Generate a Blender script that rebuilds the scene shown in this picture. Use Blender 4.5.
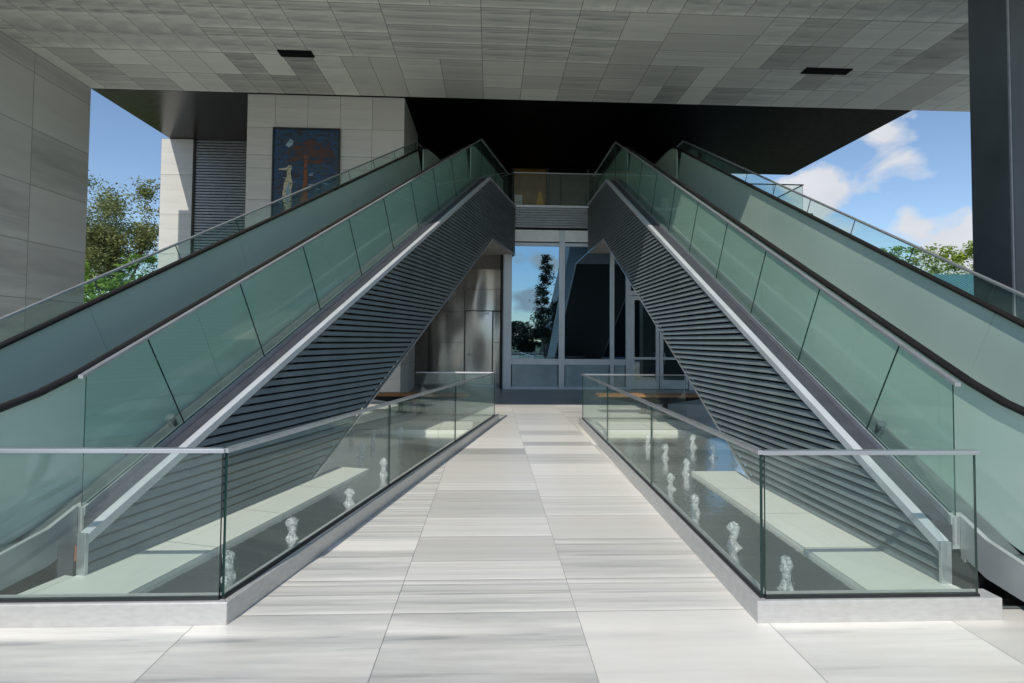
import bpy, bmesh, math, random
from mathutils import Vector, Matrix, noise
R = math.radians
random.seed(7)
for o in list(bpy.data.objects): bpy.data.objects.remove(o)
S = bpy.context.scene
C = S.collection
# ------------------------------------------------------------------ camera
EYE = 1.678
cd = bpy.data.cameras.new('camera'); cam = bpy.data.objects.new('camera', cd); C.objects.link(cam)
cd.sensor_width = 36; cd.lens = 530.31/1024*36; cd.shift_y = -18.23/1024; cd.clip_start = .05; cd.clip_end = 5000
ya, pi_, ro = R(2.3384), R(1.8569), R(.4701)
fw = Vector((math.sin(ya)*math.cos(pi_), math.cos(ya)*math.cos(pi_), math.sin(pi_)))
rt = Vector((math.cos(ya), -math.sin(ya), 0)); up = rt.cross(fw)
rt2 = rt*math.cos(ro)+up*math.sin(ro); up2 = up*math.cos(ro)-rt*math.sin(ro)
m = Matrix((rt2, up2, -fw)).transposed().to_4x4(); m.translation = Vector((0, 0, EYE)); cam.matrix_world = m
S.camera = cam
# ------------------------------------------------------------------ sun, sky, exposure
S.view_settings.view_transform = 'Standard'; S.view_settings.look = 'None'
S.view_settings.exposure = 0.0; S.view_settings.gamma = 1
SUN = Vector((-.2, -.678, .707)).normalized()
sl = bpy.data.lights.new('sun', 'SUN'); sl.energy = 3.5; sl.angle = R(.5); sl.color = (1, .94, .84)
so = bpy.data.objects.new('sun', sl); C.objects.link(so); so.rotation_euler = SUN.to_track_quat('Z', 'Y').to_euler()
W = bpy.data.worlds.new('World'); S.world = W; W.use_nodes = True
nt = W.node_tree; nt.nodes.clear(); N = nt.nodes.new; L = nt.links.new
wo = N('ShaderNodeOutputWorld'); bg = N('ShaderNodeBackground'); bg.inputs[1].default_value = .145
sky = N('ShaderNodeTexSky'); sky.sky_type = 'NISHITA'; sky.sun_disc = False
sky.sun_elevation = math.asin(SUN.z); sky.sun_rotation = math.atan2(SUN.x, SUN.y); sky.air_density = 1.0; sky.dust_density = .3; sky.ozone_density = 3.0
tc = N('ShaderNodeTexCoord'); mp = N('ShaderNodeMapping'); mp.inputs['Scale'].default_value = (1, 1, 1.9); mp.inputs['Location'].default_value = (.62, .1, .3)
nz = N('ShaderNodeTexNoise'); nz.inputs['Scale'].default_value = 9; nz.inputs['Detail'].default_value = 9; nz.inputs['Roughness'].default_value = .5; nz.inputs['Distortion'].default_value = .25
cr = N('ShaderNodeValToRGB'); cr.color_ramp.elements[0].position = .59; cr.color_ramp.elements[1].position = .72
L(tc.outputs['Generated'], mp.inputs[0]); L(mp.outputs[0], nz.inputs[0]); 
nv = N('ShaderNodeVectorMath'); nv.operation = 'NORMALIZE'; L(tc.outputs['Generated'], nv.inputs[0])
acc = nz.outputs[0]
for (px, py, back, rad, amt) in ((830, 185, 1, .075, .30), (905, 132, 1, .07, .20), (970, 250, 1, .09, .30), (925, 215, 1, .035, .16), (860, 225, 1, .04, .2), (530, 300, -1, .06, .3), (548, 265, -1, .04, .2), (620, 320, -1, .07, .3), (128, 155, 1, .16, -.25)):
    dv = Vector(((px-490)/530, back, (341-py)/530)).normalized()
    ds_ = N('ShaderNodeVectorMath'); ds_.operation = 'DISTANCE'; ds_.inputs[1].default_value = dv; L(nv.outputs[0], ds_.inputs[0])
    mr_ = N('ShaderNodeMapRange'); mr_.interpolation_type = 'SMOOTHSTEP'; mr_.inputs['From Min'].default_value = 0; mr_.inputs['From Max'].default_value = rad; mr_.inputs['To Min'].default_value = amt; mr_.inputs['To Max'].default_value = 0; L(ds_.outputs['Value'], mr_.inputs[0])
    ad_ = N('ShaderNodeMath'); ad_.operation = 'ADD'; L(acc, ad_.inputs[0]); L(mr_.outputs[0], ad_.inputs[1]); acc = ad_.outputs[0]
L(acc, cr.inputs[0])
nz2 = N('ShaderNodeTexNoise'); nz2.inputs['Scale'].default_value = 9; nz2.inputs['Detail'].default_value = 5; L(mp.outputs[0], nz2.inputs[0])
cc = N('ShaderNodeMixRGB'); cc.inputs[1].default_value = (3.6, 3.9, 4.5, 1); cc.inputs[2].default_value = (5.9, 6.0, 6.2, 1); L(nz2.outputs[0], cc.inputs[0])
mx = N('ShaderNodeMixRGB'); L(cr.outputs[0], mx.inputs[0]); L(sky.outputs[0], mx.inputs[1]); L(cc.outputs[0], mx.inputs[2])
L(mx.outputs[0], bg.inputs[0]); L(bg.outputs[0], wo.inputs[0])

# ------------------------------------------------------------------ materials
M = {}
def newmat(n):
    m = bpy.data.materials.new(n); m.use_nodes = True; M[n] = m
    return m, m.node_tree, m.node_tree.nodes['Principled BSDF']
def plain(n, col, rough=.5, metal=0, var=.12, scale=6, bump=0, spec=.5, stretch=None):
    m, t, b = newmat(n)
    b.inputs['Roughness'].default_value = rough; b.inputs['Metallic'].default_value = metal
    b.inputs['Specular IOR Level'].default_value = spec
    tcn = t.nodes.new('ShaderNodeTexCoord'); nz = t.nodes.new('ShaderNodeTexNoise'); nz.inputs['Scale'].default_value = scale; nz.inputs['Detail'].default_value = 6
    src = tcn.outputs['Object']
    if stretch:
        mp = t.nodes.new('ShaderNodeMapping'); mp.inputs['Scale'].default_value = stretch; t.links.new(src, mp.inputs[0]); src = mp.outputs[0]
    t.links.new(src, nz.inputs[0])
    r = t.nodes.new('ShaderNodeValToRGB'); r.color_ramp.elements[0].position = .3; r.color_ramp.elements[1].position = .7
    r.color_ramp.elements[0].color = (*[c*(1-var) for c in col], 1); r.color_ramp.elements[1].color = (*[min(1, c*(1+var)) for c in col], 1)
    t.links.new(nz.outputs[0], r.inputs[0]); t.links.new(r.outputs[0], b.inputs['Base Color'])
    mr = t.nodes.new('ShaderNodeMapRange'); mr.inputs['To Min'].default_value = max(0, rough-.07); mr.inputs['To Max'].default_value = rough+.1
    t.links.new(nz.outputs[0], mr.inputs[0]); t.links.new(mr.outputs[0], b.inputs['Roughness'])
    if bump:
        bp = t.nodes.new('ShaderNodeBump'); bp.inputs['Strength'].default_value = bump; bp.inputs['Distance'].default_value = .02
        t.links.new(nz.outputs[0], bp.inputs['Height']); t.links.new(bp.outputs[0], b.inputs['Normal'])
    return m
def marble(n, light, dark, rough=.35, vein=1.0, spread=.22, warm=(.62, .5, .36), warmth=.25, freq=7.0, skew=1.0):
    m, t, b = newmat(n); nn = t.nodes.new; l = t.links.new
    uv = nn('ShaderNodeUVMap'); uv.uv_map = 'UVMap'
    at = nn('ShaderNodeAttribute'); at.attribute_name = 'rnd'
    mp = nn('ShaderNodeMapping'); mp.inputs['Scale'].default_value = (.30, freq, 1); l(uv.outputs[0], mp.inputs[0])
    n1 = nn('ShaderNodeTexNoise'); n1.inputs['Scale'].default_value = 1; n1.inputs['Detail'].default_value = 8; n1.inputs['Roughness'].default_value = .62; n1.inputs['Distortion'].default_value = .35; l(mp.outputs[0], n1.inputs[0])
    n2 = nn('ShaderNodeTexNoise'); n2.inputs['Scale'].default_value = 1.3; n2.inputs['Detail'].default_value = 5; l(uv.outputs[0], n2.inputs[0])
    sep = nn('ShaderNodeSeparateColor'); l(at.outputs['Color'], sep.inputs[0])
    # strength of the veins differs from slab to slab
    r = nn('ShaderNodeValToRGB'); r.color_ramp.elements[0].position = .36; r.color_ramp.elements[1].position = .66
    l(n1.outputs[0], r.inputs[0])
    # thin crisp threads on top of the broad bands
    m3 = nn('ShaderNodeMapping'); m3.inputs['Scale'].default_value = (.45, freq*3.2, 1); l(uv.outputs[0], m3.inputs[0])
    n3 = nn('ShaderNodeTexNoise'); n3.inputs['Scale'].default_value = 1; n3.inputs['Detail'].default_value = 4; n3.inputs['Distortion'].default_value = .8; l(m3.outputs[0], n3.inputs[0])
    r3 = nn('ShaderNodeValToRGB'); e3 = r3.color_ramp.elements; e3[0].position = .60; e3[1].position = .70; l(n3.outputs[0], r3.inputs[0])
    mm = nn('ShaderNodeMath'); mm.operation = 'MULTIPLY_ADD'; mm.inputs[1].default_value = .55; l(r3.outputs[0], mm.inputs[0]); l(r.outputs[0], mm.inputs[2]); mm.use_clamp = True
    sq = nn('ShaderNodeMath'); sq.operation = 'POWER'; sq.inputs[1].default_value = 1.6; l(sep.outputs[1], sq.inputs[0])
    va = nn('ShaderNodeMath'); va.operation = 'MULTIPLY'; l(mm.outputs[0], va.inputs[0]); 
    vs = nn('ShaderNodeMapRange'); vs.inputs['To Min'].default_value = .16*vein; vs.inputs['To Max'].default_value = vein; l(sq.outputs[0], vs.inputs[0]); l(vs.outputs[0], va.inputs[1])
    mx = nn('ShaderNodeMixRGB'); mx.inputs[1].default_value = (*light, 1); mx.inputs[2].default_value = (*dark, 1); l(va.outputs[0], mx.inputs[0])
    # tone of the slab
    tn = nn('ShaderNodeMapRange'); tn.inputs['To Min'].default_value = 1-spread; tn.inputs['To Max'].default_value = 1+spread*.35; pt = nn('ShaderNodeMath'); pt.operation = 'POWER'; pt.inputs[1].default_value = skew; l(sep.outputs[0], pt.inputs[0]); l(pt.outputs[0], tn.inputs[0])
    ml = nn('ShaderNodeVectorMath'); ml.operation = 'SCALE'; l(mx.outputs[0], ml.inputs[0]); l(tn.outputs[0], ml.inputs['Scale'])
    wr = nn('ShaderNodeValToRGB'); wr.color_ramp.elements[0].position = .5; wr.color_ramp.elements[1].position = .8; wr.color_ramp.elements[1].color = (warmth,)*3+(1,)
    l(n2.outputs[0], wr.inputs[0])
    mw = nn('ShaderNodeMixRGB'); mw.inputs[2].default_value = (*warm, 1); l(wr.outputs[0], mw.inputs[0]); l(ml.outputs[0], mw.inputs[1])
    l(mw.outputs[0], b.inputs['Base Color'])
    rr = nn('ShaderNodeMapRange'); rr.inputs['To Min'].default_value = rough-.08; rr.inputs['To Max'].default_value = rough+.15; l(n2.outputs[0], rr.inputs[0]); l(rr.outputs[0], b.inputs['Roughness'])
    bp = nn('ShaderNodeBump'); bp.inputs['Strength'].default_value = .08; bp.inputs['Distance'].default_value = .01; l(n1.outputs[0], bp.inputs['Height']); l(bp.outputs[0], b.inputs['Normal'])
    return m
def glass(n, tint, refl=1.0, haze=0.0, hazecol=(.3, .5, .45)):
    m = bpy.data.materials.new(n); m.use_nodes = True; M[n] = m; t = m.node_tree; t.nodes.clear(); nn = t.nodes.new; l = t.links.new
    o = nn('ShaderNodeOutputMaterial'); tr = nn('ShaderNodeBsdfTransparent'); tr.inputs[0].default_value = (*tint, 1)
    gl = nn('ShaderNodeBsdfGlossy'); gl.inputs['Roughness'].default_value = .015; gl.inputs[0].default_value = (.92, 1, .97, 1)
    fr = nn('ShaderNodeLayerWeight'); fr.inputs[0].default_value = .5
    pw_ = nn('ShaderNodeMath'); pw_.operation = 'POWER'; pw_.inputs[1].default_value = 5; l(fr.outputs['Facing'], pw_.inputs[0])
    mu = nn('ShaderNodeMath'); mu.operation = 'MULTIPLY_ADD'; mu.inputs[1].default_value = .5*refl; mu.inputs[2].default_value = .035*refl; mu.use_clamp = True; l(pw_.outputs[0], mu.inputs[0])
    mx = nn('ShaderNodeMixShader'); l(mu.outputs[0], mx.inputs[0]); l(gl.outputs[0], mx.inputs[2])
    if haze:
        df = nn('ShaderNodeBsdfDiffuse'); df.inputs[0].default_value = (*hazecol, 1)
        nz = nn('ShaderNodeTexNoise'); tcn = nn('ShaderNodeTexCoord'); l(tcn.outputs['Object'], nz.inputs[0]); nz.inputs['Scale'].default_value = 2.2; nz.inputs['Detail'].default_value = 6
        mr = nn('ShaderNodeMapRange'); mr.inputs['To Min'].default_value = haze*.5; mr.inputs['To Max'].default_value = haze*1.5; l(nz.outputs[0], mr.inputs[0])
        h = nn('ShaderNodeMixShader'); l(mr.outputs[0], h.inputs[0]); l(tr.outputs[0], h.inputs[1]); l(df.outputs[0], h.inputs[2]); l(h.outputs[0], mx.inputs[1])
    else: l(tr.outputs[0], mx.inputs[1])
    l(mx.outputs[0], o.inputs[0]); return m
def mirror_glass(n, tint, base, fac=.5, wav=.0):
    m = bpy.data.materials.new(n); m.use_nodes = True; M[n] = m; t = m.node_tree; t.nodes.clear(); nn = t.nodes.new; l = t.links.new
    o = nn('ShaderNodeOutputMaterial'); df = nn('ShaderNodeBsdfDiffuse'); df.inputs[0].default_value = (*base, 1)
    gl = nn('ShaderNodeBsdfGlossy'); gl.inputs['Roughness'].default_value = .01; gl.inputs[0].default_value = (*tint, 1)
    if wav:
        nz = nn('ShaderNodeTexNoise'); tcn = nn('ShaderNodeTexCoord'); l(tcn.outputs['Object'], nz.inputs[0]); nz.inputs['Scale'].default_value = .7
        bp = nn('ShaderNodeBump'); bp.inputs['Strength'].default_value = wav; bp.inputs['Distance'].default_value = .02; l(nz.outputs[0], bp.inputs['Height']); l(bp.outputs[0], gl.inputs['Normal'])
    mx = nn('ShaderNodeMixShader'); mx.inputs[0].default_value = fac; l(df.outputs[0], mx.inputs[1]); l(gl.outputs[0], mx.inputs[2]); l(mx.outputs[0], o.inputs[0]); return m

marble('floor_marble', (.80, .775, .715), (.27, .285, .28), .30, .90, .27, warmth=.30, freq=4.6, skew=.45)
marble('wall_marble', (.76, .77, .73), (.36, .37, .355), .5, .9, .12, warmth=.14, freq=2.4)
marble('pale_wall_marble', (.62, .61, .57), (.47, .47, .45), .5, .8, .12, warmth=.10, freq=4)
marble('ceiling_marble', (.80, .81, .72), (.20, .215, .20), .55, .85, .30, warmth=.18, freq=3.4, skew=.7)
marble('plinth_stone', (.70, .71, .64), (.58, .59, .53), .45, .5, .06, warmth=.05)
marble('pool_stone', (.17, .185, .175), (.04, .05, .05), .14, 1.0, .65, warmth=.0, freq=5)
marble('landing_grey', (.30, .31, .31), (.2, .21, .215), .3, .5, .2, warmth=.0)
plain('grout', (.26, .26, .24), .8)
plain('black_soffit', (.003, .003, .0035), .5, spec=.12)
plain('bronze_soffit', (.035, .03, .026), .22, 0, .2, spec=.5)
plain('dark_slat', (.20, .235, .245), .42, .1, .12, 3, stretch=(1, 1, .3))
plain('dark_back', (.006, .007, .008), .7)
plain('brushed_silver', (.56, .58, .61), .3, .75, .1, 3, stretch=(.4, 6, 6))
plain('white_trim', (.62, .64, .67), .35, .3, .08, 3)
plain('kerb_steel', (.56, .56, .55), .42, .35, .08, 14, .0, stretch=(1, 1, 3))
plain('deck_metal', (.10, .105, .125), .38, .5, .15, 5)
plain('skirt_metal', (.30, .32, .33), .3, .8, .15, 5)
plain('fascia_metal', (.45, .48, .48), .35, .3, .08, 3)
plain('step_metal', (.12, .12, .125), .4, .7, .2, 30)
plain('handrail_rubber', (.012, .010, .010), .28, 0, .1)
plain('column_stone', (.075, .085, .09), .4, 0, .3, 1.2, stretch=(1, 1, .5))
plain('dark_joint', (.05, .05, .05), .8)
plain('joint_light', (.3, .3, .31), .5, .3)
plain('alu_frame', (.58, .64, .68), .4, .15, .06)
plain('spandrel_white', (.80, .82, .80), .3, 0, .05)
plain('spandrel_blue', (.26, .36, .40), .15, 0, .2, 1.5)
plain('fascia_grey', (.30, .32, .33), .4, .3)
plain('steel_wall', (.58, .55, .50), .24, 1, .03, .6)
plain('beige_soffit', (.34, .32, .29), .7)
plain('interior_dark', (.02, .021, .02), .6)
plain('interior_brown', (.34, .19, .04), .5, 0, .3, 2)
plain('interior_grey', (.07, .075, .072), .5)
plain('yellow_plastic', (.75, .42, .02), .45)
plain('paper_white', (.7, .7, .68), .6)
plain('bench_wood', (.42, .20, .075), .45, 0, .3, 8, stretch=(.4, 10, 10))
plain('bench_metal', (.03, .03, .032), .4, .6)
plain('orange_plastic', (.30, .09, .05), .5)
plain('grass', (.07, .11, .03), .9, 0, .4, .6)
plain('asphalt', (.055, .055, .055), .9, 0, .2, 2)
plain('far_wall', (.42, .40, .36), .8)
plain('dark_facade', (.006, .006, .007), .7, spec=.1)
plain('teal_roof', (.13, .30, .33), .5, .1, .15)
plain('bark', (.11, .075, .05), .9, 0, .3, 5)
plain('cream_paint', (.50, .46, .33), .6, 0, .25, 9)
plain('paint_orange', (.22, .075, .03), .6, 0, .5, 9)
plain('paint_pale', (.25, .36, .45), .6, 0, .4, 12)
plain('paint_brown', (.055, .028, .022), .6, 0, .6, 7)
plain('frame_black', (.015, .017, .02), .4)
glass('clear_glass', (.93, .965, .95), 1.1, .025, (.55, .66, .6))
glass('guard_glass', (.88, .945, .925), 1.0, .03, (.42, .58, .52))
plain('glass_edge', (.008, .035, .03), .1, 0, .1)
plain('pale_edge', (.30, .48, .43), .15, 0, .1)
mirror_glass('window_glass', (.44, .68, .84), (.006, .012, .014), .56, .03)
mirror_glass('door_glass', (.35, .45, .48), (.010, .014, .015), .4, .03)
# green balustrade: back-coated satin glass
m, t, b = newmat('green_glass')
b.inputs['Base Color'].default_value = (.17, .31, .28, 1); b.inputs['Roughness'].default_value = .16; b.inputs['Coat Weight'].default_value = .6; b.inputs['Coat Roughness'].default_value = .03
tcn = t.nodes.new('ShaderNodeTexCoord'); nz = t.nodes.new('ShaderNodeTexNoise'); nz.inputs['Scale'].default_value = .5; nz.inputs['Detail'].default_value = 4
rp = t.nodes.new('ShaderNodeValToRGB'); rp.color_ramp.elements[0].color = (.47, .62, .54, 1); rp.color_ramp.elements[1].color = (.55, .70, .61, 1); rp.color_ramp.elements[0].position = .35; rp.color_ramp.elements[1].position = .65
t.links.new(tcn.outputs['Object'], nz.inputs[0]); t.links.new(nz.outputs[0], rp.inputs[0]); t.links.new(rp.outputs[0], b.inputs['Base Color'])
# wavy stainless
m = M['steel_wall']; t = m.node_tree; b = t.nodes['Principled BSDF']
nz = t.nodes.new('ShaderNodeTexNoise'); nz.inputs['Scale'].default_value = 1.1; nz.inputs['Detail'].default_value = 0; tcn = t.nodes.new('ShaderNodeTexCoord'); bp = t.nodes.new('ShaderNodeBump'); bp.inputs['Strength'].default_value = .6; bp.inputs['Distance'].default_value = .25
mp = t.nodes.new('ShaderNodeMapping'); mp.inputs['Scale'].default_value = (1.3, 1, .45); t.links.new(tcn.outputs['Object'], mp.inputs[0]); t.links.new(mp.outputs[0], nz.inputs[0]); t.links.new(nz.outputs[0], bp.inputs['Height']); t.links.new(bp.outputs[0], b.inputs['Normal'])
# mural paint
m, t, b = newmat('mural_paint'); b.inputs['Roughness'].default_value = .5
tcn = t.nodes.new('ShaderNodeTexCoord'); mp = t.nodes.new('ShaderNodeMapping'); mp.inputs['Scale'].default_value = (2.2, 1, 5.0); nz = t.nodes.new('ShaderNodeTexNoise'); nz.inputs['Scale'].default_value = 1.7; nz.inputs['Detail'].default_value = 8; nz.inputs['Distortion'].default_value = 1.0
rp = t.nodes.new('ShaderNodeValToRGB'); e = rp.color_ramp.elements; e[0].position = .3; e[0].color = (.03, .022, .02, 1); e[1].position = .74; e[1].color = (.04, .12, .12, 1)
for p_, c_ in ((.40, (.010, .035, .07, 1)), (.45, (.03, .028, .03, 1)), (.49, (.008, .07, .19, 1)), (.535, (.012, .06, .13, 1)), (.57, (.035, .035, .04, 1)), (.59, (.012, .075, .11, 1)), (.62, (.05, .028, .022, 1)), (.68, (.01, .04, .06, 1))):
    q = e.new(p_); q.color = c_
t.links.new(tcn.outputs['Object'], mp.inputs[0]); t.links.new(mp.outputs[0], nz.inputs[0]); t.links.new(nz.outputs[0], rp.inputs[0]); t.links.new(rp.outputs[0], b.inputs['Base Color'])
# water film
m, t, b = newmat('water'); t.nodes.clear(); nn = t.nodes.new; l = t.links.new
o_ = nn('ShaderNodeOutputMaterial'); tr = nn('ShaderNodeBsdfTransparent'); tr.inputs[0].default_value = (.8, .9, .88, 1); gl = nn('ShaderNodeBsdfGlossy'); gl.inputs['Roughness'].default_value = .12
fr = nn('ShaderNodeFresnel'); fr.inputs[0].default_value = 1.33; mx = nn('ShaderNodeMixShader'); nz = nn('ShaderNodeTexNoise'); nz.inputs['Scale'].default_value = 14; nz.inputs['Detail'].default_value = 3; tcn = nn('ShaderNodeTexCoord'); bp = nn('ShaderNodeBump'); bp.inputs['Strength'].default_value = .15; bp.inputs['Distance'].default_value = .02
l(tcn.outputs['Object'], nz.inputs[0]); l(nz.outputs[0], bp.inputs['Height']); l(bp.outputs[0], gl.inputs['Normal']); l(bp.outputs[0], fr.inputs['Normal']); l(fr.outputs[0], mx.inputs[0]); l(tr.outputs[0], mx.inputs[1]); l(gl.outputs[0], mx.inputs[2]); l(mx.outputs[0], o_.inputs[0])
m, t, b = newmat('spray'); t.nodes.clear(); nn = t.nodes.new; l = t.links.new
o_ = nn('ShaderNodeOutputMaterial'); tr = nn('ShaderNodeBsdfTransparent'); pb = nn('ShaderNodeBsdfPrincipled'); pb.inputs['Base Color'].default_value = (.8, .86, .88, 1); pb.inputs['Roughness'].default_value = .7; pb.inputs['Base Color'].default_value = (.92, .95, .96, 1)
nz = nn('ShaderNodeTexNoise'); nz.inputs['Scale'].default_value = 60; nz.inputs['Detail'].default_value = 4; tcn = nn('ShaderNodeTexCoord'); rp = nn('ShaderNodeValToRGB'); rp.color_ramp.elements[0].position = .35; rp.color_ramp.elements[1].position = .7; rp.color_ramp.elements[0].color = (.05,)*3+(1,); rp.color_ramp.elements[1].color = (.55,)*3+(1,)
mx = nn('ShaderNodeMixShader'); l(tcn.outputs['Object'], nz.inputs[0]); l(nz.outputs[0], rp.inputs[0]); l(rp.outputs[0], mx.inputs[0]); l(tr.outputs[0], mx.inputs[1]); l(pb.outputs[0], mx.inputs[2]); l(mx.outputs[0], o_.inputs[0])
def leafmat(n, c1, c2):
    m, t, b = newmat(n); b.inputs['Roughness'].default_value = .55
    at = t.nodes.new('ShaderNodeAttribute'); at.attribute_name = 'rnd'; sp = t.nodes.new('ShaderNodeSeparateColor'); t.links.new(at.outputs[0], sp.inputs[0])
    mx = t.nodes.new('ShaderNodeMixRGB'); mx.inputs[1].default_value = (*c1, 1); mx.inputs[2].default_value = (*c2, 1); t.links.new(sp.outputs[0], mx.inputs[0]); t.links.new(mx.outputs[0], b.inputs['Base Color'])
    tl = t.nodes.new('ShaderNodeBsdfTranslucent'); t.links.new(mx.outputs[0], tl.inputs[0]); ms = t.nodes.new('ShaderNodeMixShader'); ms.inputs[0].default_value = .3
    t.links.new(b.outputs[0], ms.inputs[1]); t.links.new(tl.outputs[0], ms.inputs[2]); t.links.new(ms.outputs[0], t.nodes['Material Output'].inputs[0])
leafmat('leaf_dark', (.08, .115, .045), (.22, .26, .09))
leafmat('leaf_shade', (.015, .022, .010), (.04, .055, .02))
leafmat('leaf_olive', (.12, .145, .045), (.27, .29, .10))
leafmat('leaf_bright', (.09, .19, .02), (.26, .42, .05))
leafmat('leaf_lime', (.18, .26, .03), (.42, .50, .07))

# ------------------------------------------------------------------ mesh builder
class MB:
    def __init__(s): s.v = []; s.f = []; s.mi = []; s.uv = {}; s.rn = {}
    def face(s, pts, mi=0, uv=None, rn=None):
        i = len(s.v); s.v += [tuple(p) for p in pts]; s.f.append(list(range(i, i+len(pts)))); s.mi.append(mi)
        if uv: s.uv[len(s.f)-1] = uv
        if rn: s.rn[len(s.f)-1] = rn
    def box(s, x0, x1, y0, y1, z0, z1, mi=0):
        s.hexa([(x0, y0), (x1, y0), (x1, y1), (x0, y1)], z0, z1, mi)
    def hexa(s, poly, z0, z1, mi=0, cap=None):
        i = len(s.v); n = len(poly)
        s.v += [(x, y, z0) for x, y in poly]+[(x, y, z1) for x, y in poly]
        s.f.append([i+k for k in range(n)][::-1]); s.f.append([i+n+k for k in range(n)])
        s.mi += [mi, mi if cap is None else cap]
        for k in range(n):
            s.f.append([i+k, i+(k+1) % n, i+n+(k+1) % n, i+n+k]); s.mi.append(mi)
    def prism(s, prof, y0, y1, mi=0, mi_edge=None):      # prof in (x,z), extruded along y
        i = len(s.v); n = len(prof)
        s.v += [(x, y0, z) for x, z in prof]+[(x, y1, z) for x, z in prof]
        s.f.append([i+k for k in range(n)]); s.f.append([i+n+k for k in range(n)][::-1]); s.mi += [mi, mi]
        for k in range(n):
            s.f.append([i+k, i+n+k, i+n+(k+1) % n, i+(k+1) % n]); s.mi.append(mi if mi_edge is None else mi_edge)
    def tube(s, path, r, n=8, mi=0, closed=True):
        rings = []
        for k, p in enumerate(path):
            p = Vector(p); a = Vector(path[max(k-1, 0)]); b = Vector(path[min(k+1, len(path)-1)])
            d = (b-a).normalized(); u = d.cross(Vector((0, 0, 1)));
            if u.length < 1e-3: u = Vector((1, 0, 0))
            u.normalize(); w = u.cross(d); rr = r[k] if isinstance(r, list) else r
            ra, rb = rr if isinstance(rr, tuple) else (rr, rr)
            i = len(s.v); s.v += [tuple(p+u*ra*math.cos(2*math.pi*j/n)+w*rb*math.sin(2*math.pi*j/n)) for j in range(n)]; rings.append(i)
        for a, b in zip(rings, rings[1:]):
            for j in range(n): s.f.append([a+j, a+(j+1) % n, b+(j+1) % n, b+j]); s.mi.append(mi)
        if closed:
            s.f.append([rings[0]+j for j in range(n)][::-1]); s.f.append([rings[-1]+j for j in range(n)]); s.mi += [mi, mi]
    def build(s, name, mats, parent=None, smooth=False, bevel=0, loc=None):
        me = bpy.data.meshes.new(name); me.from_pydata(s.v, [], s.f)
        if isinstance(mats, str): mats = [mats]
        for mt in mats: me.materials.append(M[mt])
        me.polygons.foreach_set('material_index', s.mi)
        if s.uv:
            ul = me.uv_layers.new(name='UVMap'); ca = me.color_attributes.new('rnd', 'FLOAT_COLOR', 'CORNER')
            for fi, u in s.uv.items():
                p = me.polygons[fi]
                for k, li in enumerate(p.loop_indices):
                    ul.data[li].uv = u[k]; ca.data[li].color = (*s.rn[fi], 1)
        elif s.rn:
            ca = me.color_attributes.new('rnd', 'FLOAT_COLOR', 'CORNER')
            for fi, r_ in s.rn.items():
                for li in me.polygons[fi].loop_indices: ca.data[li].color = (*r_, 1)
        if not s.rn or True:
            bm = bmesh.new(); bm.from_mesh(me)
            if not s.rn: bmesh.ops.recalc_face_normals(bm, faces=bm.faces)
            bm.to_mesh(me); bm.free()
        if smooth:
            for p in me.polygons: p.use_smooth = True
        o = bpy.data.objects.new(name, me); C.objects.link(o)
        if parent: o.parent = parent
        if loc: o.location = loc
        if bevel:
            b = o.modifiers.new('bevel', 'BEVEL'); b.width = bevel; b.segments = 2; b.limit_method = 'ANGLE'
        return o
def thing(name, label, cat, loc=(0, 0, 0), rz=0, group=None):
    o = bpy.data.objects.new(name, None); C.objects.link(o); o.location = loc; o.rotation_euler = (0, 0, rz)
    o['label'] = label; o['category'] = cat
    if group: o['group'] = group
    return o
def tag(o, label, cat, group=None):
    o['label'] = label; o['category'] = cat
    if group: o['group'] = group
    return o
def struct(o, label=None, kind='structure', cat=None):
    o['kind'] = kind
    if label: o['label'] = label
    if cat: o['category'] = cat
    return o
def slab(mb, P, U, V, u0, u1, v0, v1, n, rot=0, gap=.0035, fine=1.0):
    """one stone panel: P origin, U/V in-plane unit vectors, n normal; vein follows U, or V when rot"""
    a = random.random()*50; b = random.random()*50
    q = [(u0+gap, v0+gap), (u1-gap, v0+gap), (u1-gap, v1-gap), (u0+gap, v1-gap)]
    pts = [P+U*u+V*v+n*.004 for u, v in q]
    vs_ = fine*random.choice((.35, .55, .8, 1.0, 1.4)); sk = random.uniform(-.12, .12)
    uv = [((v if rot else u)+a, ((u if rot else v)+sk*(v if rot else u))*vs_+b) for u, v in q]
    if (pts[1]-pts[0]).cross(pts[2]-pts[1]).dot(n) < 0: pts.reverse(); uv.reverse()
    mb.face(pts, 0, uv, (random.random(), random.random(), random.random()))
X_, Y_, Z_ = Vector((1, 0, 0)), Vector((0, 1, 0)), Vector((0, 0, 1))

# ------------------------------------------------------------------ ground and floor
g = MB(); n = 48
ring = [(900*math.cos(2*math.pi*k/n), 900*math.sin(2*math.pi*k/n), -.06) for k in range(n)]
g.face(ring); struct(g.build('ground', 'grass'))
g = MB(); g.face([(-80, -46, -.03), (80, -46, -.03), (80, -34, -.03), (-80, -34, -.03)]); struct(g.build('road', 'asphalt'))
g = MB(); g.box(-30, 30, -30, 34, -.05, -.002); struct(g.build('floor_bed', 'grout'))
def pave(mb, x0, x1, rows, widths, off, clip=None, P=Vector((0, 0, 0)), rot=0):
    y = rows[0]
    for k, h in enumerate(rows[1:]):
        x = x0+off[k % len(off)]; j = 0
        while x < x1:
            w = widths[(j+k*0) % len(widths)]
            slab(mb, P, X_, Y_, x, x+w, y, y+h, Z_, rot); x += w; j += 1
        y += h
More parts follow.
